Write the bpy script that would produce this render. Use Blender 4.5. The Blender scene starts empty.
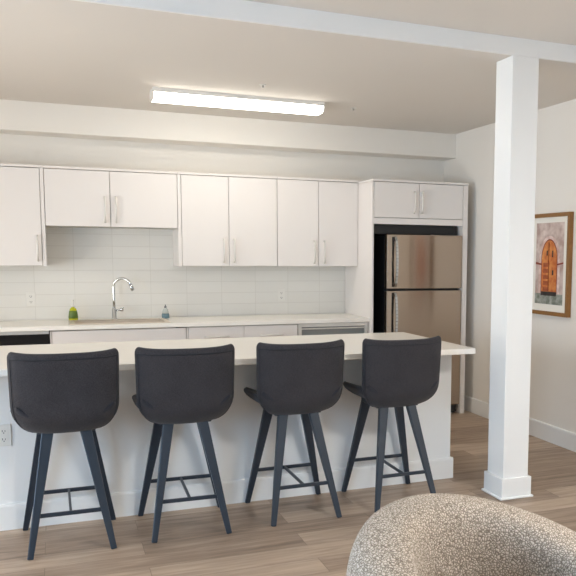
import bpy, bmesh, math, random
from mathutils import Vector, Matrix
random.seed(7)
scn = bpy.context.scene
col = scn.collection
PI = math.pi

# ------------------------------------------------------------------ materials
def nodes(m):
    m.use_nodes = True
    nt = m.node_tree
    return nt, nt.nodes['Principled BSDF']

def srgb(r, g, b):
    f = lambda c: (c/255/12.92) if c/255 <= .04045 else ((c/255+.055)/1.055)**2.4
    return (f(r), f(g), f(b), 1)

def mat(name, c, rough=.5, metal=0, spec=.5, noise=0, nscale=40, bump=0, bscale=200, bdist=.001, coat=0, aniso=0):
    m = bpy.data.materials.new(name)
    nt, p = nodes(m)
    p.inputs['Base Color'].default_value = c
    p.inputs['Roughness'].default_value = rough
    p.inputs['Metallic'].default_value = metal
    p.inputs['Specular IOR Level'].default_value = spec
    p.inputs['Coat Weight'].default_value = coat
    if noise or bump:
        tc = nt.nodes.new('ShaderNodeTexCoord')
    if noise:
        n = nt.nodes.new('ShaderNodeTexNoise'); n.inputs['Scale'].default_value = nscale; n.inputs['Detail'].default_value = 4
        nt.links.new(tc.outputs['Object'], n.inputs['Vector'])
        mx = nt.nodes.new('ShaderNodeMix'); mx.data_type = 'RGBA'
        mx.inputs[6].default_value = tuple(x*(1-noise) for x in c[:3])+(1,)
        mx.inputs[7].default_value = tuple(min(1, x*(1+noise)) for x in c[:3])+(1,)
        nt.links.new(n.outputs['Fac'], mx.inputs[0]); nt.links.new(mx.outputs[2], p.inputs['Base Color'])
    if bump:
        n2 = nt.nodes.new('ShaderNodeTexNoise'); n2.inputs['Scale'].default_value = bscale; n2.inputs['Detail'].default_value = 3
        nt.links.new(tc.outputs['Object'], n2.inputs['Vector'])
        b = nt.nodes.new('ShaderNodeBump'); b.inputs['Strength'].default_value = bump; b.inputs['Distance'].default_value = bdist
        nt.links.new(n2.outputs['Fac'], b.inputs['Height']); nt.links.new(b.outputs['Normal'], p.inputs['Normal'])
    if aniso:
        p.inputs['Anisotropic'].default_value = aniso
        p.inputs['Anisotropic Rotation'].default_value = .25
        t = nt.nodes.new('ShaderNodeTangent'); t.direction_type = 'RADIAL'; t.axis = 'Z'
        nt.links.new(t.outputs['Tangent'], p.inputs['Tangent'])
    return m

M = {}
M['wall'] = mat('wall_paint', srgb(237, 233, 226), .62, spec=.3, noise=.012, nscale=3, bump=.05, bscale=350)
M['ceiling'] = mat('ceiling_paint', srgb(224, 219, 212), .8, spec=.2, noise=.012, nscale=2, bump=.05, bscale=300)
M['trim'] = mat('trim_paint', srgb(237, 237, 235), .4, spec=.4, noise=.008, nscale=6)
M['cabinet'] = mat('cabinet_melamine', srgb(235, 230, 226), .32, spec=.45, noise=.008, nscale=5)
M['carcass'] = mat('cabinet_carcass', srgb(190, 186, 178), .5, noise=.02, nscale=8)
M['quartz'] = mat('white_quartz', srgb(246, 242, 234), .25, spec=.5, noise=.02, nscale=60)
M['black'] = mat('black_gloss', (.006, .006, .008, 1), .16, noise=.1, nscale=10)
M['blackplastic'] = mat('black_plastic', (.012, .013, .015, 1), .45, noise=.1, nscale=30)
M['steel'] = mat('brushed_steel', srgb(182, 166, 151), .2, metal=1, noise=.02, nscale=4, aniso=1.0)
M['satin'] = mat('satin_nickel', srgb(226, 223, 218), .42, metal=.55, noise=.02, nscale=30)
M['chrome'] = mat('chrome', srgb(205, 208, 210), .1, metal=1, noise=.02, nscale=20)
M['sinksteel'] = mat('sink_steel', srgb(222, 211, 196), .4, metal=.5, noise=.03, nscale=25)
M['dishsteel'] = mat('pale_steel', srgb(214, 212, 208), .38, metal=.6, noise=.02, nscale=6)
M['recess'] = mat('grey_recess', srgb(130, 132, 132), .4, metal=.6, noise=.03, nscale=12)
M['leg'] = mat('blue_black_leg', srgb(38, 48, 60), .36, spec=.5, noise=.06, nscale=25)
M['outlet'] = mat('outlet_plastic', srgb(230, 228, 222), .35, noise=.01, nscale=30)
M['slot'] = mat('outlet_slot', (.05, .05, .05, 1), .6, noise=.1, nscale=30)
M['wood_frame'] = mat('oak_frame', srgb(140, 98, 50), .45, noise=.18, nscale=35)
M['mat_board'] = mat('mat_board', srgb(240, 236, 226), .8, noise=.01, nscale=30)
M['soap_green'] = mat('green_soap', srgb(186, 186, 34), .15, noise=.1, nscale=40)
M['soap_label'] = mat('soap_label', srgb(88, 112, 34), .4, noise=.25, nscale=90)
M['pump'] = mat('white_pump', srgb(236, 234, 228), .3, noise=.02, nscale=40)
M['soap_blue'] = mat('blue_soap', srgb(104, 132, 142), .15, noise=.1, nscale=40)
M['bottle_clear'] = mat('pale_bottle', srgb(196, 200, 194), .15, noise=.05, nscale=40)
M['seam'] = mat('seam_thread', srgb(32, 33, 38), .8, noise=.1, nscale=80)
M['lampbody'] = mat('lamp_body', srgb(224, 222, 217), .4, noise=.01, nscale=10)
M['window_frame'] = mat('window_paint', srgb(235, 235, 235), .4, noise=.01, nscale=10)

def fabric(name, a, b, sc=260):
    m = bpy.data.materials.new(name); nt, p = nodes(m)
    tc = nt.nodes.new('ShaderNodeTexCoord')
    n = nt.nodes.new('ShaderNodeTexNoise'); n.inputs['Scale'].default_value = sc; n.inputs['Detail'].default_value = 5
    n2 = nt.nodes.new('ShaderNodeTexNoise'); n2.inputs['Scale'].default_value = 9
    ad = nt.nodes.new('ShaderNodeMath'); ad.operation = 'MULTIPLY_ADD'; ad.inputs[1].default_value = .35; 
    nt.links.new(tc.outputs['Object'], n.inputs['Vector']); nt.links.new(tc.outputs['Object'], n2.inputs['Vector'])
    nt.links.new(n2.outputs['Fac'], ad.inputs[0]); nt.links.new(n.outputs['Fac'], ad.inputs[2])
    rp = nt.nodes.new('ShaderNodeValToRGB')
    rp.color_ramp.elements[0].position = .45; rp.color_ramp.elements[0].color = a
    rp.color_ramp.elements[1].position = .95; rp.color_ramp.elements[1].color = b
    nt.links.new(ad.outputs[0], rp.inputs[0]); nt.links.new(rp.outputs[0], p.inputs['Base Color'])
    p.inputs['Roughness'].default_value = .85
    p.inputs['Specular IOR Level'].default_value = .2
    p.inputs['Sheen Weight'].default_value = .12
    bm_ = nt.nodes.new('ShaderNodeBump'); bm_.inputs['Strength'].default_value = .25; bm_.inputs['Distance'].default_value = .001
    nt.links.new(n.outputs['Fac'], bm_.inputs['Height']); nt.links.new(bm_.outputs['Normal'], p.inputs['Normal'])
    return m
M['fabric'] = fabric('charcoal_fabric', srgb(41, 40, 43), srgb(67, 64, 67))
M['fabric_dark'] = fabric('charcoal_fabric_dark', srgb(36, 37, 42), srgb(56, 56, 62))

def boucle():
    m = bpy.data.materials.new('beige_boucle'); nt, p = nodes(m)
    tc = nt.nodes.new('ShaderNodeTexCoord')
    v = nt.nodes.new('ShaderNodeTexVoronoi'); v.feature = 'DISTANCE_TO_EDGE'; v.inputs['Scale'].default_value = 125
    nz = nt.nodes.new('ShaderNodeTexNoise'); nz.inputs['Scale'].default_value = 60; nz.inputs['Detail'].default_value = 2
    vm = nt.nodes.new('ShaderNodeVectorMath'); vm.operation = 'MULTIPLY_ADD'
    vm.inputs[1].default_value = (.014, .014, .014)
    nt.links.new(nz.outputs['Color'], vm.inputs[0]); nt.links.new(tc.outputs['Object'], vm.inputs[2])
    nt.links.new(tc.outputs['Object'], nz.inputs['Vector']); nt.links.new(vm.outputs[0], v.inputs['Vector'])
    rp = nt.nodes.new('ShaderNodeValToRGB'); e = rp.color_ramp.elements
    e[0].position = .03; e[0].color = srgb(128, 116, 103)
    e[1].position = .22; e[1].color = srgb(207, 194, 180)
    nt.links.new(v.outputs['Distance'], rp.inputs[0]); nt.links.new(rp.outputs[0], p.inputs['Base Color'])
    b = nt.nodes.new('ShaderNodeBump'); b.inputs['Strength'].default_value = .7; b.inputs['Distance'].default_value = .006
    nt.links.new(v.outputs['Distance'], b.inputs['Height']); nt.links.new(b.outputs['Normal'], p.inputs['Normal'])
    p.inputs['Roughness'].default_value = .9; p.inputs['Specular IOR Level'].default_value = .15
    return m
M['boucle'] = boucle()

def tiles():
    m = bpy.data.materials.new('stacked_subway_tile'); nt, p = nodes(m)
    tc = nt.nodes.new('ShaderNodeTexCoord')
    sx = nt.nodes.new('ShaderNodeSeparateXYZ'); cx = nt.nodes.new('ShaderNodeCombineXYZ')
    nt.links.new(tc.outputs['Object'], sx.inputs[0])
    ax = nt.nodes.new('ShaderNodeMath'); ax.operation = 'ADD'; ax.inputs[1].default_value = 3.433+.305*20
    az = nt.nodes.new('ShaderNodeMath'); az.operation = 'ADD'; az.inputs[1].default_value = -.923+1.0
    nt.links.new(sx.outputs['X'], ax.inputs[0]); nt.links.new(sx.outputs['Z'], az.inputs[0])
    nt.links.new(ax.outputs[0], cx.inputs['X']); nt.links.new(az.outputs[0], cx.inputs['Y'])
    br = nt.nodes.new('ShaderNodeTexBrick'); br.offset = 0; br.squash = 1
    br.inputs['Scale'].default_value = 1; br.inputs['Brick Width'].default_value = .305; br.inputs['Row Height'].default_value = .1
    br.inputs['Mortar Size'].default_value = .0020; br.inputs['Mortar Smooth'].default_value = .3
    br.inputs['Color1'].default_value = srgb(232, 230, 224); br.inputs['Color2'].default_value = srgb(229, 227, 221)
    br.inputs['Mortar'].default_value = srgb(217, 214, 207)
    nt.links.new(cx.outputs[0], br.inputs['Vector']); nt.links.new(br.outputs['Color'], p.inputs['Base Color'])
    n = nt.nodes.new('ShaderNodeTexNoise'); n.inputs['Scale'].default_value = 9
    nt.links.new(tc.outputs['Object'], n.inputs['Vector'])
    b0 = nt.nodes.new('ShaderNodeBump'); b0.inputs['Strength'].default_value = .12; b0.inputs['Distance'].default_value = .004
    nt.links.new(n.outputs['Fac'], b0.inputs['Height'])
    b = nt.nodes.new('ShaderNodeBump'); b.invert = True; b.inputs['Strength'].default_value = .5; b.inputs['Distance'].default_value = .002
    nt.links.new(br.outputs['Fac'], b.inputs['Height']); nt.links.new(b0.outputs['Normal'], b.inputs['Normal'])
    nt.links.new(b.outputs['Normal'], p.inputs['Normal'])
    p.inputs['Roughness'].default_value = .16
    p.inputs['Specular IOR Level'].default_value = .35
    return m
M['tile'] = tiles()

def planks():
    m = bpy.data.materials.new('vinyl_plank_floor'); nt, p = nodes(m)
    L = nt.links.new
    tc = nt.nodes.new('ShaderNodeTexCoord')
    mp = nt.nodes.new('ShaderNodeMapping'); mp.inputs['Location'].default_value = (20.3, 20.07, 0)
    L(tc.outputs['Object'], mp.inputs['Vector'])
    br = nt.nodes.new('ShaderNodeTexBrick'); br.offset = .37; br.offset_frequency = 2
    br.inputs['Scale'].default_value = 1; br.inputs['Brick Width'].default_value = 1.22; br.inputs['Row Height'].default_value = .178
    br.inputs['Mortar Size'].default_value = .0012; br.inputs['Mortar Smooth'].default_value = .2; br.inputs['Bias'].default_value = 0
    br.inputs['Color1'].default_value = (0, 0, 0, 1); br.inputs['Color2'].default_value = (1, 1, 1, 1); br.inputs['Mortar'].default_value = (.5, .5, .5, 1)
    L(mp.outputs[0], br.inputs['Vector'])
    bw = nt.nodes.new('ShaderNodeRGBToBW'); L(br.outputs['Color'], bw.inputs[0])
    # grain: noise stretched along the plank, shifted from plank to plank
    gm = nt.nodes.new('ShaderNodeMapping'); gm.inputs['Scale'].default_value = (1.1, 13, 1)
    ofs = nt.nodes.new('ShaderNodeVectorMath'); ofs.operation = 'MULTIPLY_ADD'; ofs.inputs[1].default_value = (7, 3, 5)
    L(br.outputs['Color'], ofs.inputs[0]); L(tc.outputs['Object'], ofs.inputs[2]); L(ofs.outputs[0], gm.inputs['Vector'])
    n = nt.nodes.new('ShaderNodeTexNoise'); n.inputs['Scale'].default_value = 2.2; n.inputs['Detail'].default_value = 7; n.inputs['Roughness'].default_value = .6
    n.inputs['Distortion'].default_value = .6
    L(gm.outputs[0], n.inputs['Vector'])
    a = nt.nodes.new('ShaderNodeMath'); a.operation = 'MULTIPLY_ADD'; a.inputs[1].default_value = .34
    L(bw.outputs[0], a.inputs[0]); L(n.outputs['Fac'], a.inputs[2])
    rp = nt.nodes.new('ShaderNodeValToRGB'); e = rp.color_ramp.elements
    e[0].position = .34; e[0].color = srgb(118, 99, 84)
    e[1].position = .98; e[1].color = srgb(192, 171, 150)
    k = rp.color_ramp.elements.new(.62); k.color = srgb(158, 137, 118)
    L(a.outputs[0], rp.inputs[0])
    mx = nt.nodes.new('ShaderNodeMix'); mx.data_type = 'RGBA'; mx.inputs[7].default_value = srgb(110, 92, 78)
    L(br.outputs['Fac'], mx.inputs[0]); L(rp.outputs[0], mx.inputs[6]); L(mx.outputs[2], p.inputs['Base Color'])
    b = nt.nodes.new('ShaderNodeBump'); b.invert = True; b.inputs['Strength'].default_value = .3; b.inputs['Distance'].default_value = .001
    L(br.outputs['Fac'], b.inputs['Height'])
    b2 = nt.nodes.new('ShaderNodeBump'); b2.inputs['Strength'].default_value = .08; b2.inputs['Distance'].default_value = .002
    L(n.outputs['Fac'], b2.inputs['Height']); L(b.outputs['Normal'], b2.inputs['Normal']); L(b2.outputs['Normal'], p.inputs['Normal'])
    p.inputs['Roughness'].default_value = .42; p.inputs['Specular IOR Level'].default_value = .4
    return m
M['floor'] = planks()

def emit(name, c, s):
    m = bpy.data.materials.new(name); nt, p = nodes(m)
    p.inputs['Base Color'].default_value = (.9, .9, .9, 1)
    p.inputs['Emission Color'].default_value = c; p.inputs['Emission Strength'].default_value = s
    return m
M['diffuser'] = emit('lit_diffuser', (1, .94, .84, 1), 10.2)

def glass():
    m = bpy.data.materials.new('window_glass'); nt, p = nodes(m)
    out = nt.nodes['Material Output']
    t = nt.nodes.new('ShaderNodeBsdfTransparent'); g = nt.nodes.new('ShaderNodeBsdfGlossy'); g.inputs['Roughness'].default_value = .02
    mx = nt.nodes.new('ShaderNodeMixShader'); mx.inputs[0].default_value = .06
    nt.links.new(t.outputs[0], mx.inputs[1]); nt.links.new(g.outputs[0], mx.inputs[2]); nt.links.new(mx.outputs[0], out.inputs['Surface'])
    return m
M['glass'] = glass()

def stone(name, a, b, sc):
    m = bpy.data.materials.new(name); nt, p = nodes(m)
    tc = nt.nodes.new('ShaderNodeTexCoord')
    n = nt.nodes.new('ShaderNodeTexNoise'); n.inputs['Scale'].default_value = sc; n.inputs['Detail'].default_value = 5
    nt.links.new(tc.outputs['Object'], n.inputs['Vector'])
    rp = nt.nodes.new('ShaderNodeValToRGB'); e = rp.color_ramp.elements
    e[0].position = .35; e[0].color = a; e[1].position = .7; e[1].color = b
    nt.links.new(n.outputs['Fac'], rp.inputs[0]); nt.links.new(rp.outputs[0], p.inputs['Base Color'])
    p.inputs['Roughness'].default_value = .5
    return m
M['p_stone'] = stone('print_stone', srgb(176, 150, 140), srgb(222, 206, 198), 14)
M['p_stone2'] = stone('print_stone_jamb', srgb(196, 160, 150), srgb(232, 214, 206), 22)
M['p_door'] = stone('print_door', srgb(188, 96, 44), srgb(222, 150, 82), 18)
M['p_plank'] = stone('print_plank', srgb(150, 70, 40), srgb(184, 100, 58), 24)
M['p_edge'] = stone('print_door_edge', srgb(120, 46, 26), srgb(150, 66, 36), 24)
M['p_dark'] = stone('print_dark', srgb(40, 34, 32), srgb(70, 60, 58), 24)
M['p_ground'] = stone('print_ground', srgb(110, 116, 104), srgb(176, 178, 170), 24)

# ------------------------------------------------------------------ mesh builder
class MB:
    def __init__(s): s.v = []; s.f = []; s.mi = []; s.cur = 0
    def add(s, vs, fs):
        o = len(s.v); s.v += [tuple(v) for v in vs]; s.f += [tuple(i+o for i in f) for f in fs]; s.mi += [s.cur]*len(fs); return s
    def box(s, x0, x1, y0, y1, z0, z1):
        x0, x1 = sorted((x0, x1)); y0, y1 = sorted((y0, y1)); z0, z1 = sorted((z0, z1))
        return s.add([(x0,y0,z0),(x1,y0,z0),(x1,y1,z0),(x0,y1,z0),(x0,y0,z1),(x1,y0,z1),(x1,y1,z1),(x0,y1,z1)],
              [(0,3,2,1),(4,5,6,7),(0,1,5,4),(1,2,6,5),(2,3,7,6),(3,0,4,7)])
    def bar(s, p, q, a0, b0, a1=None, b1=None, xdir=(1, 0, 0)):
        # tapered rectangular bar from p (a0 x b0) to q (a1 x b1)
        a1 = a0 if a1 is None else a1; b1 = b0 if b1 is None else b1
        p = Vector(p); q = Vector(q); d = (q-p).normalized(); u = Vector(xdir); u = (u-d*u.dot(d)).normalized(); w = d.cross(u)
        vs = []
        for c, a, b in ((p, a0, b0), (q, a1, b1)):
            for i, j in ((-1,-1),(1,-1),(1,1),(-1,1)): vs.append(c+u*(i*a/2)+w*(j*b/2))
        return s.add(vs, [(0,3,2,1),(4,5,6,7),(0,1,5,4),(1,2,6,5),(2,3,7,6),(3,0,4,7)])
    def tube(s, pts, r, n=10, closed=False):
        pts = [Vector(p) for p in pts]; N = len(pts); rr = r if isinstance(r, (list, tuple)) else [r]*N
        vs = []; prev = None
        for i, p in enumerate(pts):
            a = pts[i-1] if (i or closed) else p; b = pts[(i+1) % N] if (i < N-1 or closed) else p
            d = (b-a).normalized()
            if prev is None:
                u = d.orthogonal().normalized()
            else:
                u = (prev-d*prev.dot(d)).normalized()
            prev = u; w = d.cross(u)
            for k in range(n):
                t = 2*PI*k/n; vs.append(p+(u*math.cos(t)+w*math.sin(t))*rr[i])
        fs = []
        for i in range(N if closed else N-1):
            j = (i+1) % N
            for k in range(n):
                fs.append((i*n+k, i*n+(k+1)%n, j*n+(k+1)%n, j*n+k))
        if not closed:
            fs.append(tuple(range(n))[::-1]); fs.append(tuple((N-1)*n+k for k in range(n)))
        return s.add(vs, fs)
    def lathe(s, prof, c=(0, 0, 0), n=24, sx=1, sy=1):
        vs = []; N = len(prof)
        for r, z in prof:
            for k in range(n):
                t = 2*PI*k/n; vs.append((c[0]+r*math.cos(t)*sx, c[1]+r*math.sin(t)*sy, c[2]+z))
        fs = []
        for i in range(N-1):
            for k in range(n): fs.append((i*n+k, i*n+(k+1)%n, (i+1)*n+(k+1)%n, (i+1)*n+k))
        fs.append(tuple(range(n))[::-1]); fs.append(tuple((N-1)*n+k for k in range(n)))
        return s.add(vs, fs)
    def prism(s, poly, axis, a, b):
        # poly: 2D points; axis the extrusion axis (0: poly=(y,z), 1: poly=(x,z), 2: poly=(x,y))
        def P(p, t): return (t, p[0], p[1]) if axis == 0 else ((p[0], t, p[1]) if axis == 1 else (p[0], p[1], t))
        n = len(poly); vs = [P(p, a) for p in poly]+[P(p, b) for p in poly]
        fs = [tuple(range(n))[::-1], tuple(range(n, 2*n))]+[(i, (i+1) % n, n+(i+1) % n, n+i) for i in range(n)]
        return s.add(vs, fs)
    def pillow(s, surf, T, nu=20, nv=20, p=6, back=1.0, front=1.0):
        # closed padded sheet: surf(u,v) centre sheet for u,v in -1..1, thickness T fading round the rim
        def e(t): t = t/1.0; return math.sin(t*PI/2)
        us = [e(-1+2*i/nu) for i in range(nu+1)]; vs_ = [e(-1+2*j/nv) for j in range(nv+1)]
        pts = {}
        for i, u in enumerate(us):
            for j, v in enumerate(vs_): pts[i, j] = Vector(surf(u, v))
        A = []; B = []
        for i in range(nu+1):
            for j in range(nv+1):
                d1 = pts[min(i+1, nu), j]-pts[max(i-1, 0), j]; d2 = pts[i, min(j+1, nv)]-pts[i, max(j-1, 0)]
                n = d1.cross(d2)
                n = n.normalized() if n.length > 1e-9 else Vector((0, 0, 1))
                u, v = us[i], vs_[j]
                t = T/2*math.sqrt(max(0, 1-abs(u)**p))*math.sqrt(max(0, 1-abs(v)**p))
                A.append(pts[i, j]+n*t*front); B.append(pts[i, j]-n*t*back)
        m = nv+1; K = (nu+1)*m; fs = []
        for i in range(nu):
            for j in range(nv):
                a, b, c, d = i*m+j, (i+1)*m+j, (i+1)*m+j+1, i*m+j+1
                fs.append((a, b, c, d)); fs.append((K+d, K+c, K+b, K+a))
        return s.add(A+B, fs)
    def build(s, name, m, parent=None, origin=None, smooth=False, bevel=0, seg=2, weld=False, rot=0):
        o = Vector(origin) if origin is not None else Vector((0, 0, 0))
        me = bpy.data.meshes.new(name)
        me.from_pydata([tuple(Vector(v)-o) for v in s.v], [], s.f)
        for k in (m if isinstance(m, (list, tuple)) else [m]): me.materials.append(k)
        me.polygons.foreach_set('material_index', s.mi)
        bm = bmesh.new(); bm.from_mesh(me)
        if weld: bmesh.ops.remove_doubles(bm, verts=bm.verts, dist=1e-5)
        bmesh.ops.recalc_face_normals(bm, faces=bm.faces)
        bm.to_mesh(me); bm.free()
        if smooth:
            me.polygons.foreach_set('use_smooth', [True]*len(me.polygons))
        ob = bpy.data.objects.new(name, me); col.objects.link(ob)
        if parent is not None: ob.parent = parent
        elif origin is not None: ob.location = o
        if bevel:
            b = ob.modifiers.new('bevel', 'BEVEL'); b.width = bevel; b.segments = seg; b.limit_method = 'ANGLE'; b.angle_limit = math.radians(40)
            b.harden_normals = False
        return ob

def tag(o, label=None, cat=None, group=None, kind=None):
    if label: o['label'] = label
    if cat: o['category'] = cat
    if group: o['group'] = group
    if kind: o['kind'] = kind
    return o
def thing(name, label, cat, loc, group=None):
    o = bpy.data.objects.new(name, None); col.objects.link(o); o.location = loc; o.empty_display_size = .1
    return tag(o, label, cat, group)
def struct(name, mb, m, parent=None, **k):
    o = mb.build(name, m, parent, **k)
    if parent is None: o['kind'] = 'structure'
    return o
def copy_tree(o, parent=None):
    c = o.copy(); col.objects.link(c)
    if parent is not None: c.parent = parent
    for ch in list(o.children): copy_tree(ch, c)
    return c

# ------------------------------------------------------------------ room shell
ZC, ZL = 2.625, 2.705           # kitchen ceiling, living-room ceiling
XL, YF = -6.4, -9.6             # left wall, wall behind the camera
BY0, BY1 = -3.06, -2.877        # beam / column depth
struct('floor', MB().box(XL-.1, .1, YF-.1, .1, -.1, 0), M['floor'])
struct('wall_back', MB().box(XL-.1, .1, 0, .1, 0, 2.8), M['wall'])
struct('wall_right', MB().box(0, .1, YF, 0, 0, 2.8), M['wall'])
DX0, DX1, DZ1 = -2.7, -.35, 2.02            # glazed door added behind the camera to let light in
WX0, WX1, WZ0, WZ1 = -5.7, -3.5, .55, 1.95  # window added beside it
LY_0, LY_1, LZ0, LZ1 = -7.4, -4.7, .75, 2.05  # window added in the left wall
KY0, KY1, KZ0, KZ1 = -3.95, -1.85, .2, 1.95    # second added one, brightening the kitchen from the left
fw = MB()
fw.box(XL-.1, WX0, YF-.1, YF, 0, 2.8); fw.box(WX1, DX0, YF-.1, YF, 0, 2.8); fw.box(DX1, .1, YF-.1, YF, 0, 2.8)
fw.box(WX0, WX1, YF-.1, YF, 0, WZ0); fw.box(WX0, WX1, YF-.1, YF, WZ1, 2.8); fw.box(DX0, DX1, YF-.1, YF, DZ1, 2.8)
struct('wall_front', fw, M['wall'])
lw = MB()
lw.box(XL-.1, XL, YF, LY_0, 0, 2.8); lw.box(XL-.1, XL, LY_1, KY0, 0, 2.8); lw.box(XL-.1, XL, KY1, 0, 0, 2.8); lw.box(XL-.1, XL, KY0, KY1, 0, KZ0); lw.box(XL-.1, XL, KY0, KY1, KZ1, 2.8); lw.box(XL-.1, XL, LY_0, LY_1, 0, LZ0); lw.box(XL-.1, XL, LY_0, LY_1, LZ1, 2.8)
struct('wall_left', lw, M['wall'])
ce = MB(); ce.box(XL-.1, .1, BY1-.02, .1, ZC, 2.82); ce.box(XL-.1, .1, YF-.1, BY0+.02, ZL, 2.82)
struct('ceiling', ce, M['ceiling'])
struct('soffit', MB().box(XL, 0, -.244, 0, 2.399, ZC), M['wall'], bevel=.004)
bm_ = struct('ceiling_beam', MB().box(XL, 0, BY0+.018, BY1, 2.609, 2.80), M['ceiling'])
MB().box(XL, 0, BY0, BY0+.0178, 2.607, 2.80).build('fascia', M['trim'], bm_, bevel=.002)
colm = struct('support_column', MB().box(-1.133, -.956, BY0, BY1, 0, 2.607), M['trim'], bevel=.003)
pl = MB(); pl.box(-1.133-.016, -.956+.016, BY0-.016, BY1+.016, 0, .128)
pl.build('plinth', M['trim'], colm, bevel=.003)
sh = MB(); sh.box(-1.133-.028, -.956+.028, BY0-.028, BY1+.028, 0, .014)
sh.build('shoe_moulding', M['trim'], colm, bevel=.006, seg=3)
struct('baseboard_right', MB().prism([(-.016, 0), (-.016, .128), (-.012, .138), (0, .138), (0, 0)], 1, YF, -.0), M['trim'])
struct('baseboard_left', MB().box(XL, XL+.016, YF, 0, 0, .138), M['trim'], bevel=.003)
struct('baseboard_front', MB().box(XL+.017, DX0-.03, YF, YF+.016, 0, .138), M['trim'], bevel=.003)
# glazing of the added, unseen openings: door and window behind, windows at left
def glazed(name, x0, x1, z0, z1, n, turn=False):
    wn = MB(); gl = MB()
    def bx(m, a, b, c0, c1, e, f):      # a-b along the wall, c0-c1 depth outwards
        if turn: m.box(XL-c1, XL-c0, a, b, e, f)
        else: m.box(a, b, YF-c1, YF-c0, e, f)
    for k in range(n+1):
        x = x0+(x1-x0)*k/n; bx(wn, x-.03, x+.03, -.01, .09, z0, z1)
    for z in (z0+.03, z1-.03): bx(wn, x0, x1, -.008, .088, z-.03, z+.03)
    o = struct(name, wn, M['window_frame'])
    bx(gl, x0, x1, .049, .055, z0, z1); gl.build('pane', M['glass'], o)
glazed('added_door_1', DX0, DX1, 0, DZ1, 2)
glazed('added_window_1', WX0, WX1, WZ0, WZ1, 2)
glazed('added_window_2', LY_0, LY_1, LZ0, LZ1, 3, True)
glazed('added_window_3', KY0, KY1, KZ0, KZ1, 2, True)

# tiled backsplash
struct('backsplash', MB().box(-4.6, -1.042, -.008, 0, .914, 1.70), M['tile'])

# ------------------------------------------------------------------ cabinets
def bar_pull(mb, x, y, z0, z1, horizontal=False):
    # D shaped bar pull standing off a face at y
    r = .0075
    if horizontal:
        a, b = z0, z1
        pts = [(a, y, x), (a, y-.022, x), (a+.006, y-.030, x), (b-.006, y-.030, x), (b, y-.022, x), (b, y, x)]
    else:
        pts = [(x, y, z0), (x, y-.022, z0), (x, y-.030, z0+.006), (x, y-.030, z1-.006), (x, y-.022, z1), (x, y, z1)]
    mb.tube(pts, r, 8)
    return mb

G = .0022
def door(parent, org, x0, x1, z0, z1, yf, hx=None, hz=None, name='door'):
    d = MB().box(x0+G, x1-G, yf, yf+.019, z0+G, z1-G).build(name, M['cabinet'], parent, origin=org, bevel=.0015, seg=1)
    if hx is not None:
        bar_pull(MB(), hx, yf, hz[0], hz[1]).build('handle', M['satin'], d, origin=org, smooth=True)
    return d

YU = -.35
def upper(name, label, x0, x1, z0, xm, handles, hz, group, gables=(False, False), zt=2.113):
    org = ((x0+x1)/2, -.17, z0)
    t = thing(name, label, 'cabinet', org, group)
    MB().box(x0+.001, x1-.001, YU+.021, -.010, z0, zt).build('carcass', M['carcass'], t, origin=org)
    a, b = x0, x1
    if gables[0]: MB().box(x0, x0+.026, YU, -.010, z0-.002, zt+.001).build('end_panel', M['cabinet'], t, origin=org, bevel=.0012, seg=1); a += .028
    if gables[1]: MB().box(x1-.026, x1, YU, -.010, z0-.002, zt+.001).build('end_panel', M['cabinet'], t, origin=org, bevel=.0012, seg=1); b -= .028
    MB().box(x0, x1, YU-.006, -.010, zt+.002, zt+.021).build('top_moulding', M['cabinet'], t, origin=org, bevel=.002, seg=1)
    xs = [a]+xm+[b]
    for i in range(len(xs)-1):
        door(t, org, xs[i], xs[i+1], z0, zt, YU, handles[i], hz)
    return t
UG = 'white upper cabinets over the back counter'
upper('wall_cabinet', 'tall white wall cabinet at the far left, left of the short cabinet over the sink', -4.50, -3.636, 1.363, [-4.08], [-4.12, -3.697], (1.405, 1.595), UG, (False, True))
upper('wall_cabinet', 'short white double-door wall cabinet above the sink and faucet', -3.634, -2.632, 1.674, [-3.155], [-3.197, -3.114], (1.712, 1.908), UG)
upper('wall_cabinet', 'tall white double-door wall cabinet just right of the short one over the sink', -2.630, -1.792, 1.363, [-2.211], [-2.257, -2.168], (1.400, 1.592), UG, (True, False))
upper('wall_cabinet', 'tall white double-door wall cabinet next to the fridge surround', -1.790, -1.042, 1.363, [-1.416], [-1.458, -1.365], (1.394, 1.587), UG)

# fridge surround
YF2 = -.683
org = (-.57, -.34, 0)
t = thing('fridge_cabinet', 'white floor-to-top surround with two small doors over the refrigerator', 'cabinet', org)
MB().box(-1.040, -1.022, YF2, -.002, 0, 2.10).build('side_panel', M['cabinet'], t, origin=org, bevel=.0015, seg=1)
MB().box(-.147, -.098, YF2, -.002, 0, 2.10).build('side_panel', M['cabinet'], t, origin=org, bevel=.0015, seg=1)
MB().box(-1.020, -.149, YF2+.021, -.012, 1.7395, 2.098).build('carcass', M['carcass'], t, origin=org)
MB().box(-1.021, -.148, YF2+.001, YF2+.02, 1.737, 1.790).build('rail', M['cabinet'], t, origin=org, bevel=.0015, seg=1)
MB().box(-1.040, -.098, YF2-.006, -.002, 2.102, 2.121).build('top_moulding', M['cabinet'], t, origin=org, bevel=.002, seg=1)
door(t, org, -1.020, -.588, 1.793, 2.100, YF2, -.640, (1.840, 2.022))
door(t, org, -.588, -.149, 1.793, 2.100, YF2, -.567, (1.840, 2.024))
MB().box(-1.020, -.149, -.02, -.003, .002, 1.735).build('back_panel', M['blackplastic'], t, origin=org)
MB().box(-1.020, -.166, -.60, -.585, 1.655, 1.735).build('filler_panel', M['blackplastic'], t, origin=org)  # black board added to keep the gap above the fridge dark

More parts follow.
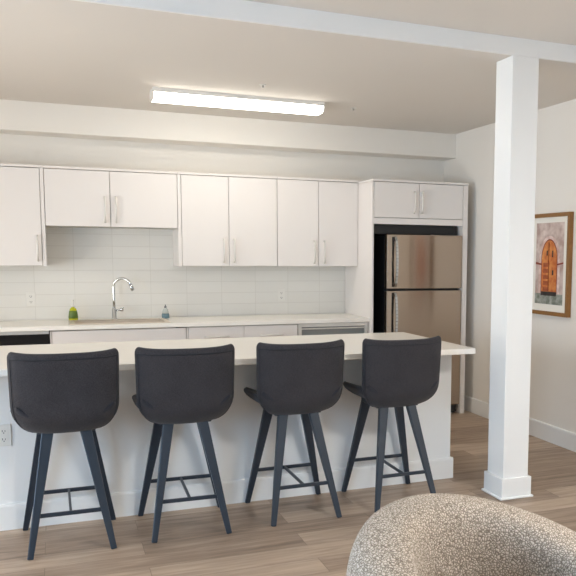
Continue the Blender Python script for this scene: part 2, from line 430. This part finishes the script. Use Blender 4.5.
# base cabinets
YB = -.615
BG = 'white base cabinets under the back counter'
def base(label, x0, x1, fronts, top=.882):
    org = ((x0+x1)/2, -.3, 0)
    t = thing('base_cabinet', label, 'cabinet', org, BG)
    MB().box(x0+.001, x1-.001, YB+.021, -.012, .10, top).build('carcass', M['carcass'], t, origin=org)
    MB().box(x0+.001, x1-.001, YB+.07, YB+.085, 0, .10).build('toe_kick', M['cabinet'], t, origin=org)
    for kind, a, b, z0, z1, h in fronts:
        d = MB().box(a+G, b-G, YB, YB+.019, z0+G, z1-G).build(kind, M['cabinet'], t, origin=org, bevel=.0015, seg=1)
        if h == 'h':
            c = (a+b)/2; bar_pull(MB(), (z0+z1)/2, YB, c-.095, c+.095, True).build('handle', M['satin'], d, origin=org, smooth=True)
        elif h is not None:
            bar_pull(MB(), h, YB, z1-.24, z1-.05).build('handle', M['satin'], d, origin=org, smooth=True)
    return t
base('white base cabinet under the far left end of the counter, left of the black appliance', -4.60, -4.252, [('drawer', -4.60, -4.252, .72, .875, 'h'), ('door', -4.60, -4.252, .10, .72, -4.30)])
base('white sink base cabinet with a plain front below the faucet', -3.632, -2.622, [('filler_panel', -3.632, -3.618, .10, .875, None), ('false_front', -3.618, -2.622, .72, .875, None), ('door', -3.618, -3.12, .10, .72, -3.16), ('door', -3.12, -2.622, .10, .72, -3.08)], .715)
base('white base cabinet with two handled drawers, right of the sink cabinet', -2.620, -1.690, [('filler_panel', -2.620, -2.604, .10, .875, None), ('drawer', -2.604, -2.151, .71, .875, 'h'), ('drawer', -2.151, -1.690, .71, .875, 'h'), ('door', -2.604, -2.151, .10, .71, -2.19), ('door', -2.151, -1.690, .10, .71, -2.11)])

# black appliance, left
org = (-3.94, -.3, 0)
t = thing('under_counter_oven', 'black glossy built-in appliance under the left end of the back counter', 'appliance', org)
MB().box(-4.250, -3.634, YB+.03, -.012, .02, .880).build('body', M['blackplastic'], t, origin=org)
MB().box(-4.248, -3.638, YB, YB+.028, .10, .852).build('front_panel', M['black'], t, origin=org, bevel=.004)
MB().box(-4.248, -3.638, YB+.002, YB+.028, .854, .880).build('top_strip', M['dishsteel'], t, origin=org, bevel=.002)

# dishwasher, right
org = (-1.365, -.3, 0)
t = thing('dishwasher', 'pale dishwasher with a recessed pull under the counter beside the fridge', 'dishwasher', org)
MB().box(-1.688, -1.044, YB+.03, -.012, .02, .880).build('body', M['carcass'], t, origin=org)
d = MB(); d.box(-1.686, -1.046, YB, YB+.028, .10, .775)
d.box(-1.686, -1.046, YB, YB+.028, .848, .878)
d.box(-1.686, -1.655, YB, YB+.028, .775, .848); d.box(-1.075, -1.046, YB, YB+.028, .775, .848)
dd = d.build('door', M['dishsteel'], t, origin=org)
rc = MB(); rc.box(-1.655, -1.075, YB+.022, YB+.028, .775, .848)
rc.build('handle_recess', M['recess'], dd, origin=org)
MB().box(-1.66, -1.07, YB+.004, YB+.016, .826, .838).build('handle_lip', M['satin'], dd, origin=org, bevel=.003)

# back counter with a sink cut-out
SX0, SX1, SY0, SY1 = -3.475, -2.755, -.575, -.185
q = MB(); y0 = -.643
q.box(-4.62, SX0, y0, -.010, .883, .915); q.box(SX1, -1.042, y0, -.010, .883, .915)
q.box(SX0, SX1, y0, SY0, .883, .915); q.box(SX0, SX1, SY1, -.010, .883, .915)
tag(q.build('countertop', M['quartz'], origin=(-2.8, -.3, .883)), 'long white stone countertop along the tiled back wall, holding the sink', 'countertop')
# sink
org = ((SX0+SX1)/2, (SY0+SY1)/2, .915)
t = thing('kitchen_sink', 'drop-in steel sink with a raised rim set in the back counter', 'sink', org)
b = MB(); i = .022
x0, x1, y0, y1 = SX0+i, SX1-i, SY0+i, SY1-i; zb, zt = .74, .918
for (a, bb, c, dd_) in ((x0-.003, x0, y0, y1), (x1, x1+.003, y0, y1), (x0, x1, y0-.003, y0), (x0, x1, y1, y1+.003)):
    b.box(a, bb, c, dd_, zb, zt)
b.box(x0, x1, y0, y1, zb-.003, zb)
b.build('basin', M['sinksteel'], t, origin=org)
r = MB(); o_ = .018
r.box(SX0-o_, SX0+i, SY0-o_, SY1+o_, .9155, .921); r.box(SX1-i, SX1+o_, SY0-o_, SY1+o_, .9155, .921)
r.box(SX0+i, SX1-i, SY0-o_, SY0+i, .9155, .921); r.box(SX0+i, SX1-i, SY1-i, SY1+o_, .9155, .921)
r.build('rim', M['sinksteel'], t, origin=org)
MB().lathe([(.045, .7402), (.045, .743), (.02, .7435)], ((x0+x1)/2, (y0+y1)/2, 0)).build('drain', M['chrome'], t, origin=org, smooth=True)

# faucet
org = (-3.135, -.125, .915)
t = thing('faucet', 'chrome gooseneck kitchen faucet standing behind the sink', 'faucet', org)
MB().lathe([(.026, .0005), (.026, .006), (.019, .012), (.0185, .085), (.015, .092), (.0125, .10)], org).build('base', M['chrome'], t, origin=org, smooth=True)
pts = [(org[0], org[1], .915+.09), (org[0], org[1], 1.08), (org[0], org[1], 1.175)]
R_ = .066; c = (org[0]+R_, org[1], 1.19)
for k in range(13):
    a = PI-PI*k/12*.93
    pts.append((c[0]+R_*math.cos(a), c[1]-.07*(k/12)**1.2, c[2]+R_*math.sin(a)))
e = Vector(pts[-1]); d = (Vector(pts[-1])-Vector(pts[-2])).normalized()
sp = MB().tube(pts, .0115, 12).build('spout', M['chrome'], t, origin=org, smooth=True)
MB().tube([e-d*.004, e+d*.01, e+d*.05], [.0125, .0145, .0135], 12).build('spray_head', M['chrome'], sp, origin=org, smooth=True)
h = MB(); h.tube([(org[0]+.014, org[1], .992), (org[0]+.05, org[1]-.004, .994)], .010, 10)
h.lathe([(.001, -.016), (.013, -.014), (.015, 0), (.013, .014), (.001, .016)], (org[0]+.06, org[1]-.005, .996), 12)
h.tube([(org[0]+.062, org[1]-.006, .998), (org[0]+.072, org[1]-.03, 1.014)], .0045, 8)
h.build('lever_handle', M['chrome'], t, origin=org, smooth=True)

# soap bottles
org = (-3.454, -.15, .915)
t = thing('soap_bottle', 'small green pump bottle of hand soap on the counter left of the sink', 'bottle', org)
MB().lathe([(.030, .0008), (.036, .006), (.036, .03), (.031, .07), (.024, .098), (.013, .106), (.012, .112)], org, 20, 1, .7).build('body', M['soap_green'], t, origin=org, smooth=True)
MB().lathe([(.0368, .018), (.0372, .03), (.0322, .07), (.0290, .082)], org, 20, 1, .7).build('wrapper', M['soap_label'], t, origin=org, smooth=True)
p_ = MB(); p_.lathe([(.013, .112), (.013, .126), (.005, .128), (.005, .158), (.011, .160), (.011, .170)], org, 14)
p_.tube([(org[0], org[1], .915+.165), (org[0]-.002, org[1]-.038, .915+.165), (org[0]-.002, org[1]-.042, .915+.155)], .005, 8)
p_.build('pump', M['pump'], t, origin=org, smooth=True)
org = (-2.722, -.145, .915)
t = thing('soap_bottle', 'small clear bottle of blue dish soap at the right end of the sink', 'bottle', org)
MB().lathe([(.028, .0008), (.032, .005), (.032, .028), (.028, .042)], org, 20, 1, .65).build('liquid', M['soap_blue'], t, origin=org, smooth=True)
MB().lathe([(.028, .0425), (.024, .062), (.019, .080), (.010, .086), (.010, .090)], org, 20, 1, .65).build('body', M['bottle_clear'], t, origin=org, smooth=True)
MB().lathe([(.0105, .0905), (.0105, .102), (.005, .105), (.004, .118)], org, 14).build('cap', M['recess'], t, origin=org, smooth=True)

# wall outlets (facing -y at a plane y)
def outlet(label, x, y, z, group=None):
    org = (x, y, z)
    t = thing('wall_outlet', label, 'outlet', org, group)
    MB().box(x-.036, x+.036, y-.006, y-.0002, z-.058, z+.058).build('cover_plate', M['outlet'], t, origin=org, bevel=.003)
    for dz in (.022, -.022):
        s = MB().lathe([(.016, 0), (.016, .0015)], (0, 0, 0), 16)
        s.v = [(x+a, y-.0062-c_, z+dz+b_) for a, b_, c_ in s.v]
        so = s.build('socket', M['outlet'], t, origin=org)
        k = MB(); k.box(x-.008, x-.005, y-.0085, y-.0078, z+dz-.003, z+dz+.007); k.box(x+.005, x+.008, y-.0085, y-.0078, z+dz-.003, z+dz+.006)
        k.box(x-.0025, x+.0025, y-.0085, y-.0078, z+dz-.011, z+dz-.006)
        k.build('slots', M['slot'], so, origin=org)
outlet('white outlet on the tiles at far left, left of the green soap', -3.768, -.008, 1.088)
outlet('white outlet on the tiles to the right, between sink and fridge', -1.667, -.008, 1.092)

# ------------------------------------------------------------------ refrigerator
FX0, FX1 = -.906, -.160
org = ((FX0+FX1)/2, -.4, 0)
t = thing('refrigerator', 'stainless top-freezer refrigerator standing in the white surround', 'refrigerator', org)
MB().box(FX0+.004, FX1-.004, -.645, -.04, .02, 1.640).build('cabinet_body', M['blackplastic'], t, origin=org, bevel=.004)
MB().box(FX0+.03, FX1-.03, -.665, -.646, .012, .088).build('toe_grille', M['blackplastic'], t, origin=org)
def fdoor(z0, z1, name):
    # slightly crowned steel door front
    n = 14; poly = []
    for k in range(n+1):
        u = -1+2*k/n; poly.append(((FX0+FX1)/2+u*(FX1-FX0)/2, -.700-.004*(1-abs(u)**3)))
    poly += [(FX1, -.650), (FX0, -.650)]
    o = MB().prism(poly, 2, z0, z1).build(name, M['steel'], t, origin=org, bevel=.005, seg=2)
    return o
for nm, z0, z1, h0, h1 in (('freezer_door', 1.172, 1.648, 1.190, 1.625), ('fridge_door', .095, 1.154, .700, 1.138)):
    fd = fdoor(z0, z1, nm)
    hx = FX0+.066
    MB().box(hx-.012, hx-.003, -.7128, -.703, h0, h1).build('handle_recess', M['black'], fd, origin=org)
    hb = MB()
    pts = []
    for k in range(15):
        s_ = k/14; pts.append((hx+.012, -.712-.045*math.sin(PI*s_)**.5, h0+(h1-h0)*s_))
    for a, b_ in zip(pts, pts[1:]): hb.bar(a, b_, .022, .012)
    hb.build('handle', M['chrome'], fd, origin=org, bevel=.003)

# ------------------------------------------------------------------ island
IX0, IX1 = -4.70, -1.212
org = (-2.9, -2.25, 0)
t = thing('kitchen_island', 'long white-panelled kitchen island behind the four stools', 'island', org)
MB().box(IX0, IX1, -2.524, -1.80, 0, .862).build('body', M['trim'], t, origin=org, bevel=.002)
bb = MB(); bb.prism([(-2.540, 0), (-2.540, .126), (-2.536, .138), (-2.524, .138), (-2.524, 0)], 0, IX0, IX1+.016)
bb.prism([(IX1, 0), (IX1+.016, 0), (IX1+.016, .126), (IX1+.012, .138), (IX1, .138)], 1, -2.524, -1.80)
bb.build('baseboard', M['trim'], t, origin=org)
tag(MB().box(IX0-.02, -1.199, -2.815, -1.722, .8625, .897).build('countertop', M['quartz'], origin=(-2.9, -2.3, .8625), bevel=.003), 'long white stone countertop overhanging the front of the island', 'countertop')
outlet('white outlet low on the island panel at the left edge, beside the leftmost stool', -3.856, -2.524, .510)

# ------------------------------------------------------------------ bar stools
def make_stool():
    t = bpy.data.objects.new('bar_stool', None); col.objects.link(t); t.empty_display_size = .1
    # seat: padded bucket, its sides curling up
    def seat(u, v):
        y = .022+.206*v                    # rear -.184 .. front .228
        f = max(0, v); rr = max(0, -v)
        w = .250-.035*max(0, (v-.55)/.45)**2.2-.03*rr**3
        zc = .624+.010*f**2+.035*rr**4
        lift = (.080-.016*f)*abs(u)**2.6
        return (w*u, y-.015*abs(u)**3*f, zc+lift)
    MB().pillow(seat, .058, 22, 22).build('seat', M['fabric_dark'], t, smooth=True, weld=True)
    # backrest: padded panel with rounded lower corners, wrapping forward at its sides
    ZB, ZT = .583, .990
    def halfw(z):
        w = .243+.008*(z-ZB)/(ZT-ZB)
        if z > ZT-.03: w -= .022*(1-math.sqrt(max(0, 1-((z-ZT+.03)/.03)**2)))
        k = .150
        if z < ZB+k:
            q_ = (ZB+k-z)/k; w -= .150*(1-math.sqrt(max(0, 1-q_*q_)))
        return w
    def yc(z):
        s_ = (z-ZB)/(ZT-ZB)
        return -.170-.028*s_+.085*max(0, 1-s_/.30)**2.2
    def backp(u, v):
        z = ZB+(ZT-ZB)*(v+1)/2
        zz = z+(.009*abs(u)**5-.003*(1-u*u))*max(0, (v+1)/2)**3
        return (halfw(z)*u, yc(z)+.042*abs(u)**2.6, zz)
    b = MB().pillow(lambda u, v: backp(-u, v), .050, 24, 26, p=8).build('backrest', M['fabric'], t, smooth=True, weld=True)
    # stitched seam running inside the rim of the back
    def on_back(u, v):
        eps = 1e-3
        p = Vector(backp(u, v)); a = Vector(backp(min(1, u+eps), v))-Vector(backp(max(-1, u-eps), v)); c_ = Vector(backp(u, min(1, v+eps)))-Vector(backp(u, max(-1, v-eps)))
        n = a.cross(c_).normalized()
        if n.y > 0: n = -n
        return p+n*(.025*math.sqrt(max(0, 1-abs(u)**8))*math.sqrt(max(0, 1-abs(v)**8))-.0005)
    pth = [on_back(.93, -.97+1.83*k/30) for k in range(30)]
    pth += [on_back(.93-1.86*k/20, .86) for k in range(21)]
    pth += [on_back(-.93, .86-1.83*k/30) for k in range(1, 31)]
    MB().tube(pth, .0032, 6).build('piping', M['seam'], b, smooth=True)
    # under-seat frame, legs and rungs
    MB().box(-.135, .135, -.095, .15, .578, .606).build('seat_frame', M['leg'], t, bevel=.006)
    T_ = {}
    for sx in (-1, 1):
        for nm, top, foot in (('n', (.087*sx, -.085, .588), (.190*sx+.006, -.226, .0)), ('f', (.105*sx, .135, .588), (.221*sx+.004, .225, 0))):
            p, q_ = Vector(top), Vector(foot); T_[nm, sx] = (p, q_)
            leg = MB().bar(p, q_, .055, .034, .028, .022)
            leg.v = [(x, y, max(z, 0)) for x, y, z in leg.v]
            leg.build('leg', M['leg'], t, bevel=.004)
    def at(nm, sx, z):
        p, q_ = T_[nm, sx]; return p+(q_-p)*((p.z-z)/(p.z-q_.z))
    n0, n1 = at('n', -1, .195), at('n', 1, .195); f0, f1 = at('f', -1, .203), at('f', 1, .203)
    MB().bar(n0, n1, .012, .020, xdir=(0, 1, 0)).build('footrest', M['leg'], t, bevel=.002)
    MB().bar(f0, f1, .012, .020, xdir=(0, 1, 0)).build('stretcher', M['leg'], t, bevel=.002)
    MB().bar((n0+n1)/2, (f0+f1)/2, .012, .016).build('stretcher', M['leg'], t, bevel=.002)
    return t
st = [(-3.553, -2.800, .3, 'charcoal upholstered bar stool at the far left, beside the island outlet'),
      (-2.973, -2.795, -1.2, 'second charcoal upholstered bar stool from the left, in front of the sink'),
      (-2.358, -2.780, .8, 'third charcoal upholstered bar stool from the left, in front of the drawers'),
      (-1.753, -2.782, .8, 'charcoal upholstered bar stool at the right end of the island, nearest the column')]
proto = make_stool()
for k, (x, y, a, lb) in enumerate(st):
    s_ = proto if k == 0 else copy_tree(proto)
    s_.location = (x, y, 0); s_.rotation_euler = (0, 0, math.radians(a))
    tag(s_, lb, 'bar stool', 'bar stools along the island')

# ------------------------------------------------------------------ armchair (front right)
ACX, ACY = -2.500, -5.295
t = thing('armchair', 'beige boucle tub armchair with a rounded back, cut off at the bottom right', 'armchair', (ACX, ACY, 0))
def tub():
    # horseshoe back: thick padded wall swept round the seat, high at the back, falling to the arms
    mb = MB(); th0, th1, N = -60, 250, 60
    sec = 20; rings = []
    peak = 115
    for k in range(N+1):
        th = th0+(th1-th0)*k/N
        a = math.radians(th)
        dd_ = abs(th-peak)
        h = .585+.170*(.5+.5*math.cos(PI*min(1, dd_/150)))
        endf = min(1, min(th-th0, th1-th)/14); endf = math.sqrt(max(.0004, 1-(1-endf)**2))
        Ro, Ri = .424, .235
        tk = (Ro-Ri)/2*endf; rc_ = (Ro+Ri)/2
        zb = .10; top = zb+(h-zb)*(.6+.4*endf)
        ring = []
        rr = .075
        for j in range(sec):
            # rounded-rectangle section in (radial, z)
            t_ = 2*PI*j/sec
            cx_, sz_ = math.cos(t_), math.sin(t_)
            px = tk*math.copysign(abs(cx_)**.55, cx_)
            pz = (top+zb)/2+(top-zb)/2*math.copysign(abs(sz_)**.38, sz_)
            bulge = .02*math.sin(PI*(pz-zb)/(top-zb))
            R0 = rc_+px+(bulge if px > 0 else -bulge*.3)
            ring.append((ACX+R0*math.cos(a), ACY+R0*math.sin(a), pz))
        rings.append(ring)
    vs = [p for r_ in rings for p in r_]; fs = []
    for i in range(N):
        for j in range(sec): fs.append((i*sec+j, i*sec+(j+1)%sec, (i+1)*sec+(j+1)%sec, (i+1)*sec+j))
    fs.append(tuple(range(sec))[::-1]); fs.append(tuple(N*sec+j for j in range(sec)))
    return mb.add(vs, fs)
bk = tub().build('backrest', M['boucle'], t, origin=(ACX, ACY, 0), smooth=True)
ss = bk.modifiers.new('sub', 'SUBSURF'); ss.levels = 1; ss.render_levels = 2
MB().lathe([(.02, .20), (.20, .20), (.222, .23), (.226, .38), (.21, .425), (.16, .44), (.02, .445)], (ACX, ACY, 0), 40).build('seat_cushion', M['boucle'], t, origin=(ACX, ACY, 0), smooth=True)
MB().lathe([(.22, .015), (.235, .03), (.235, .2), (.22, .205)], (ACX, ACY, 0), 40).build('base', M['boucle'], t, origin=(ACX, ACY, 0), smooth=True)
MB().lathe([(.20, 0), (.20, .0149)], (ACX, ACY, 0), 40).build('foot_ring', M['blackplastic'], t, origin=(ACX, ACY, 0))

# ------------------------------------------------------------------ picture on the right wall
PY0, PY1, PZ0, PZ1 = -2.140, -1.600, 1.008, 1.800
org = (0, (PY0+PY1)/2, (PZ0+PZ1)/2)
t = thing('framed_picture', 'wood-framed picture of an arched wooden door hanging on the right wall', 'picture', org)
f = MB(); w = .030; D = -.036
f.box(D, -.001, PY0, PY0+w, PZ0, PZ1); f.box(D, -.001, PY1-w, PY1, PZ0, PZ1)
f.box(D, -.001, PY0+w, PY1-w, PZ0, PZ0+w); f.box(D, -.001, PY0+w, PY1-w, PZ1-w, PZ1)
f.build('frame', M['wood_frame'], t, origin=org)
MB().box(-.020, -.002, PY0+w, PY1-w, PZ0+w, PZ1-w).build('mat_board', M['mat_board'], t, origin=org)
# print: one sheet, flat shapes laid edge to edge and stacked a hair apart
pr = MB(); ya, yb, za, zb = PY0+.085, PY1-.085, PZ0+.085, PZ1-.072
def sheet(poly, mi, k):
    pr.cur = mi; pr.prism(poly, 0, -.0205-.0004*k, -.0201)
def R4(y0, y1, z0, z1): return [(y0, z0), (y1, z0), (y1, z1), (y0, z1)]
W, H = yb-ya, zb-za
yl = lambda s_: yb-W*s_          # s from 0 (left as seen) to 1
zl = lambda s_: za+H*s_
sheet(R4(ya, yb, za, zb), 0, 0)
def arch(cx_, hw, z0, zs, ht, n=18):
    P_ = [(yl(cx_-hw), zl(z0))]
    for k in range(n+1):
        a = PI-PI*k/n
        P_.append((yl(cx_+hw*math.cos(a)), zl(zs)+ht*H*math.sin(a)))
    P_.append((yl(cx_+hw), zl(z0))); return P_
sheet(arch(.50, .38, .12, .55, .29), 1, 1)
sheet(arch(.50, .292, .12, .56, .24), 4, 2)
sheet(arch(.50, .272, .13, .56, .225), 2, 3)
for k in range(5):
    z0 = .16+.075*k
    sheet(R4(yl(.27+.02), yl(.50), zl(z0), zl(z0+.05)), 3, 4)
for k in range(4):
    z0 = .56+.05*k
    sheet(R4(yl(.47), yl(.49), zl(.16), zl(.76)), 4, 4)
sheet(R4(yl(.40), yl(.44), zl(.60), zl(.66)), 5, 5)
sheet(R4(yl(.60), yl(.64), zl(.58), zl(.66)), 5, 5)
sheet(R4(yl(.61), yl(.66), zl(.36), zl(.42)), 5, 5)
sheet(R4(yl(.0), yl(1), zl(0), zl(.13)), 6, 4)
sheet(R4(yl(.22), yl(.78), zl(.105), zl(.155)), 5, 5)
sheet([(yl(.0), zl(.52)), (yl(.22), zl(.50)), (yl(.22), zl(.48)), (yl(0), zl(.49))], 4, 1.5)
sheet([(yl(.78), zl(.50)), (yl(1), zl(.52)), (yl(1), zl(.50)), (yl(.78), zl(.48))], 4, 1.5)
pr.build('print', [M['p_stone'], M['p_stone2'], M['p_door'], M['p_plank'], M['p_edge'], M['p_dark'], M['p_ground']], t, origin=org)

# ------------------------------------------------------------------ ceiling light and sprinklers
LX0, LX1, LY0, LY1 = -2.905, -1.642, -1.20, -1.00
org = ((LX0+LX1)/2, (LY0+LY1)/2, ZC)
t = thing('ceiling_light', 'long lit fluorescent light on the ceiling above the kitchen aisle', 'ceiling light', org)
yc_ = (LY0+LY1)/2
MB().prism([(LY0, ZC-.030), (LY0, ZC), (LY1, ZC), (LY1, ZC-.030)], 0, LX0, LX1).build('housing', M['lampbody'], t, origin=org)
wp = [(LY0+.003, ZC-.0305), (LY0+.003, ZC-.044), (LY0+.018, ZC-.066), (LY0+.045, ZC-.077), (LY1-.045, ZC-.077), (LY1-.018, ZC-.066), (LY1-.003, ZC-.044), (LY1-.003, ZC-.0305)]
MB().prism(wp, 0, LX0+.008, LX1-.008).build('diffuser', M['diffuser'], t, origin=org)
for x in (LX0, LX1-.0075):
    MB().prism([(y+(yc_-y)*-.02, z-.001) for y, z in wp], 0, x, x+.0075).build('end_cap', M['lampbody'], t, origin=org)
# unseen flush lamp added on the living-room ceiling to light the room
M['added_panel'] = emit('added_lit_panel', (1, .98, .95, 1), 62)
for x, y, lb in ((-1.0, -6.2, 'added, unseen square flush ceiling light over the right half of the living room'),):
    org = (x, y, ZL)
    t = thing('added_ceiling_light', lb, 'ceiling light', org)
    MB().box(x-.32, x+.32, y-.32, y+.32, ZL-.03, ZL).build('frame', M['lampbody'], t, origin=org, bevel=.004)
    MB().box(x-.30, x+.30, y-.30, y+.30, ZL-.038, ZL-.0305).build('diffuser', M['added_panel'], t, origin=org)
for x, y, lb in ((-2.221, -1.60, 'small ceiling sprinkler just in front of the long light'), (-1.357, -1.07, 'small ceiling sprinkler to the right of the long light')):
    org = (x, y, ZC)
    t = thing('ceiling_sprinkler', lb, 'sprinkler', org, 'ceiling sprinklers')
    MB().lathe([(.020, -.005), (.024, -.003), (.024, 0)], org, 20).build('escutcheon', M['lampbody'], t, origin=org, smooth=False)
    MB().lathe([(.004, -.022), (.011, -.020), (.011, -.018), (.005, -.016), (.006, -.0055)], org, 14).build('head', M['dishsteel'], t, origin=org, smooth=True)

# ------------------------------------------------------------------ light
w = bpy.data.worlds.new('sky'); scn.world = w; w.use_nodes = True
bg = w.node_tree.nodes['Background']
sky = w.node_tree.nodes.new('ShaderNodeTexSky'); sky.sky_type = 'HOSEK_WILKIE'; sky.sun_direction = (.3, .6, .7); sky.turbidity = 4
w.node_tree.links.new(sky.outputs[0], bg.inputs['Color']); bg.inputs['Strength'].default_value = .6
def area(name, loc, rot, sx, sy, power, c):
    l = bpy.data.lights.new(name, 'AREA'); l.shape = 'RECTANGLE'; l.size = sx; l.size_y = sy; l.energy = power; l.color = c
    o = bpy.data.objects.new(name, l); col.objects.link(o); o.location = loc; o.rotation_euler = rot; return o
area('added_door_light', ((DX0+DX1)/2, YF-.25, DZ1/2+.05), (PI/2, 0, 0), DX1-DX0, DZ1-.1, 5, (.85, .97, 1.12))  # area light added outside the added door, in place of daylight
area('added_window_light', ((WX0+WX1)/2, YF-.25, (WZ0+WZ1)/2), (PI/2, 0, 0), WX1-WX0, WZ1-WZ0, 3, (.75, .87, 1.0))  # weak area light added outside the added window next to the door
area('added_left_light', (XL-.25, (LY_0+LY_1)/2, (LZ0+LZ1)/2), (PI/2, 0, -PI/2), LY_1-LY_0, LZ1-LZ0, 125, (.58, .92, 1.32))  # unseen bluish area light added to brighten the room from the left
area('added_kitchen_light', (XL-.25, (KY0+KY1)/2, (KZ0+KZ1)/2), (PI/2, 0, -PI/2), KY1-KY0, KZ1-KZ0, 112, (1.0, .96, .90))  # unseen area light added at the left to brighten the kitchen

# ------------------------------------------------------------------ camera
f_px, PX, PY_ = 778.3286, 388.324, 339.6515
rx, ry, rz = math.radians(-6.1624), math.radians(-.4448), math.radians(-23.1426)
Rm = Matrix.Rotation(rz, 3, 'Z') @ Matrix.Rotation(rx, 3, 'X') @ Matrix.Rotation(ry, 3, 'Y')
B = Matrix((Rm.col[0], Rm.col[2], -Rm.col[1])).transposed()
cam = bpy.data.cameras.new('camera'); co = bpy.data.objects.new('camera', cam); col.objects.link(co)
co.matrix_world = Matrix.Translation((-3.5784, -7.0029, 1.4635)) @ B.to_4x4()
cam.sensor_fit = 'HORIZONTAL'; cam.sensor_width = 36; cam.lens = f_px/576*36
cam.shift_x = -(PX-288)/576; cam.shift_y = (PY_-288)/576
cam.clip_start = .05; cam.clip_end = 100
scn.camera = co
scn.view_settings.view_transform = 'Standard'; scn.view_settings.look = 'None'
scn.view_settings.exposure = .24; scn.view_settings.gamma = 1; scn.view_settings.use_curve_mapping = False
scn.cycles.use_denoising = True
scn.cycles.max_bounces = 10; scn.cycles.diffuse_bounces = 6
scn.cycles.sample_clamp_indirect = 8
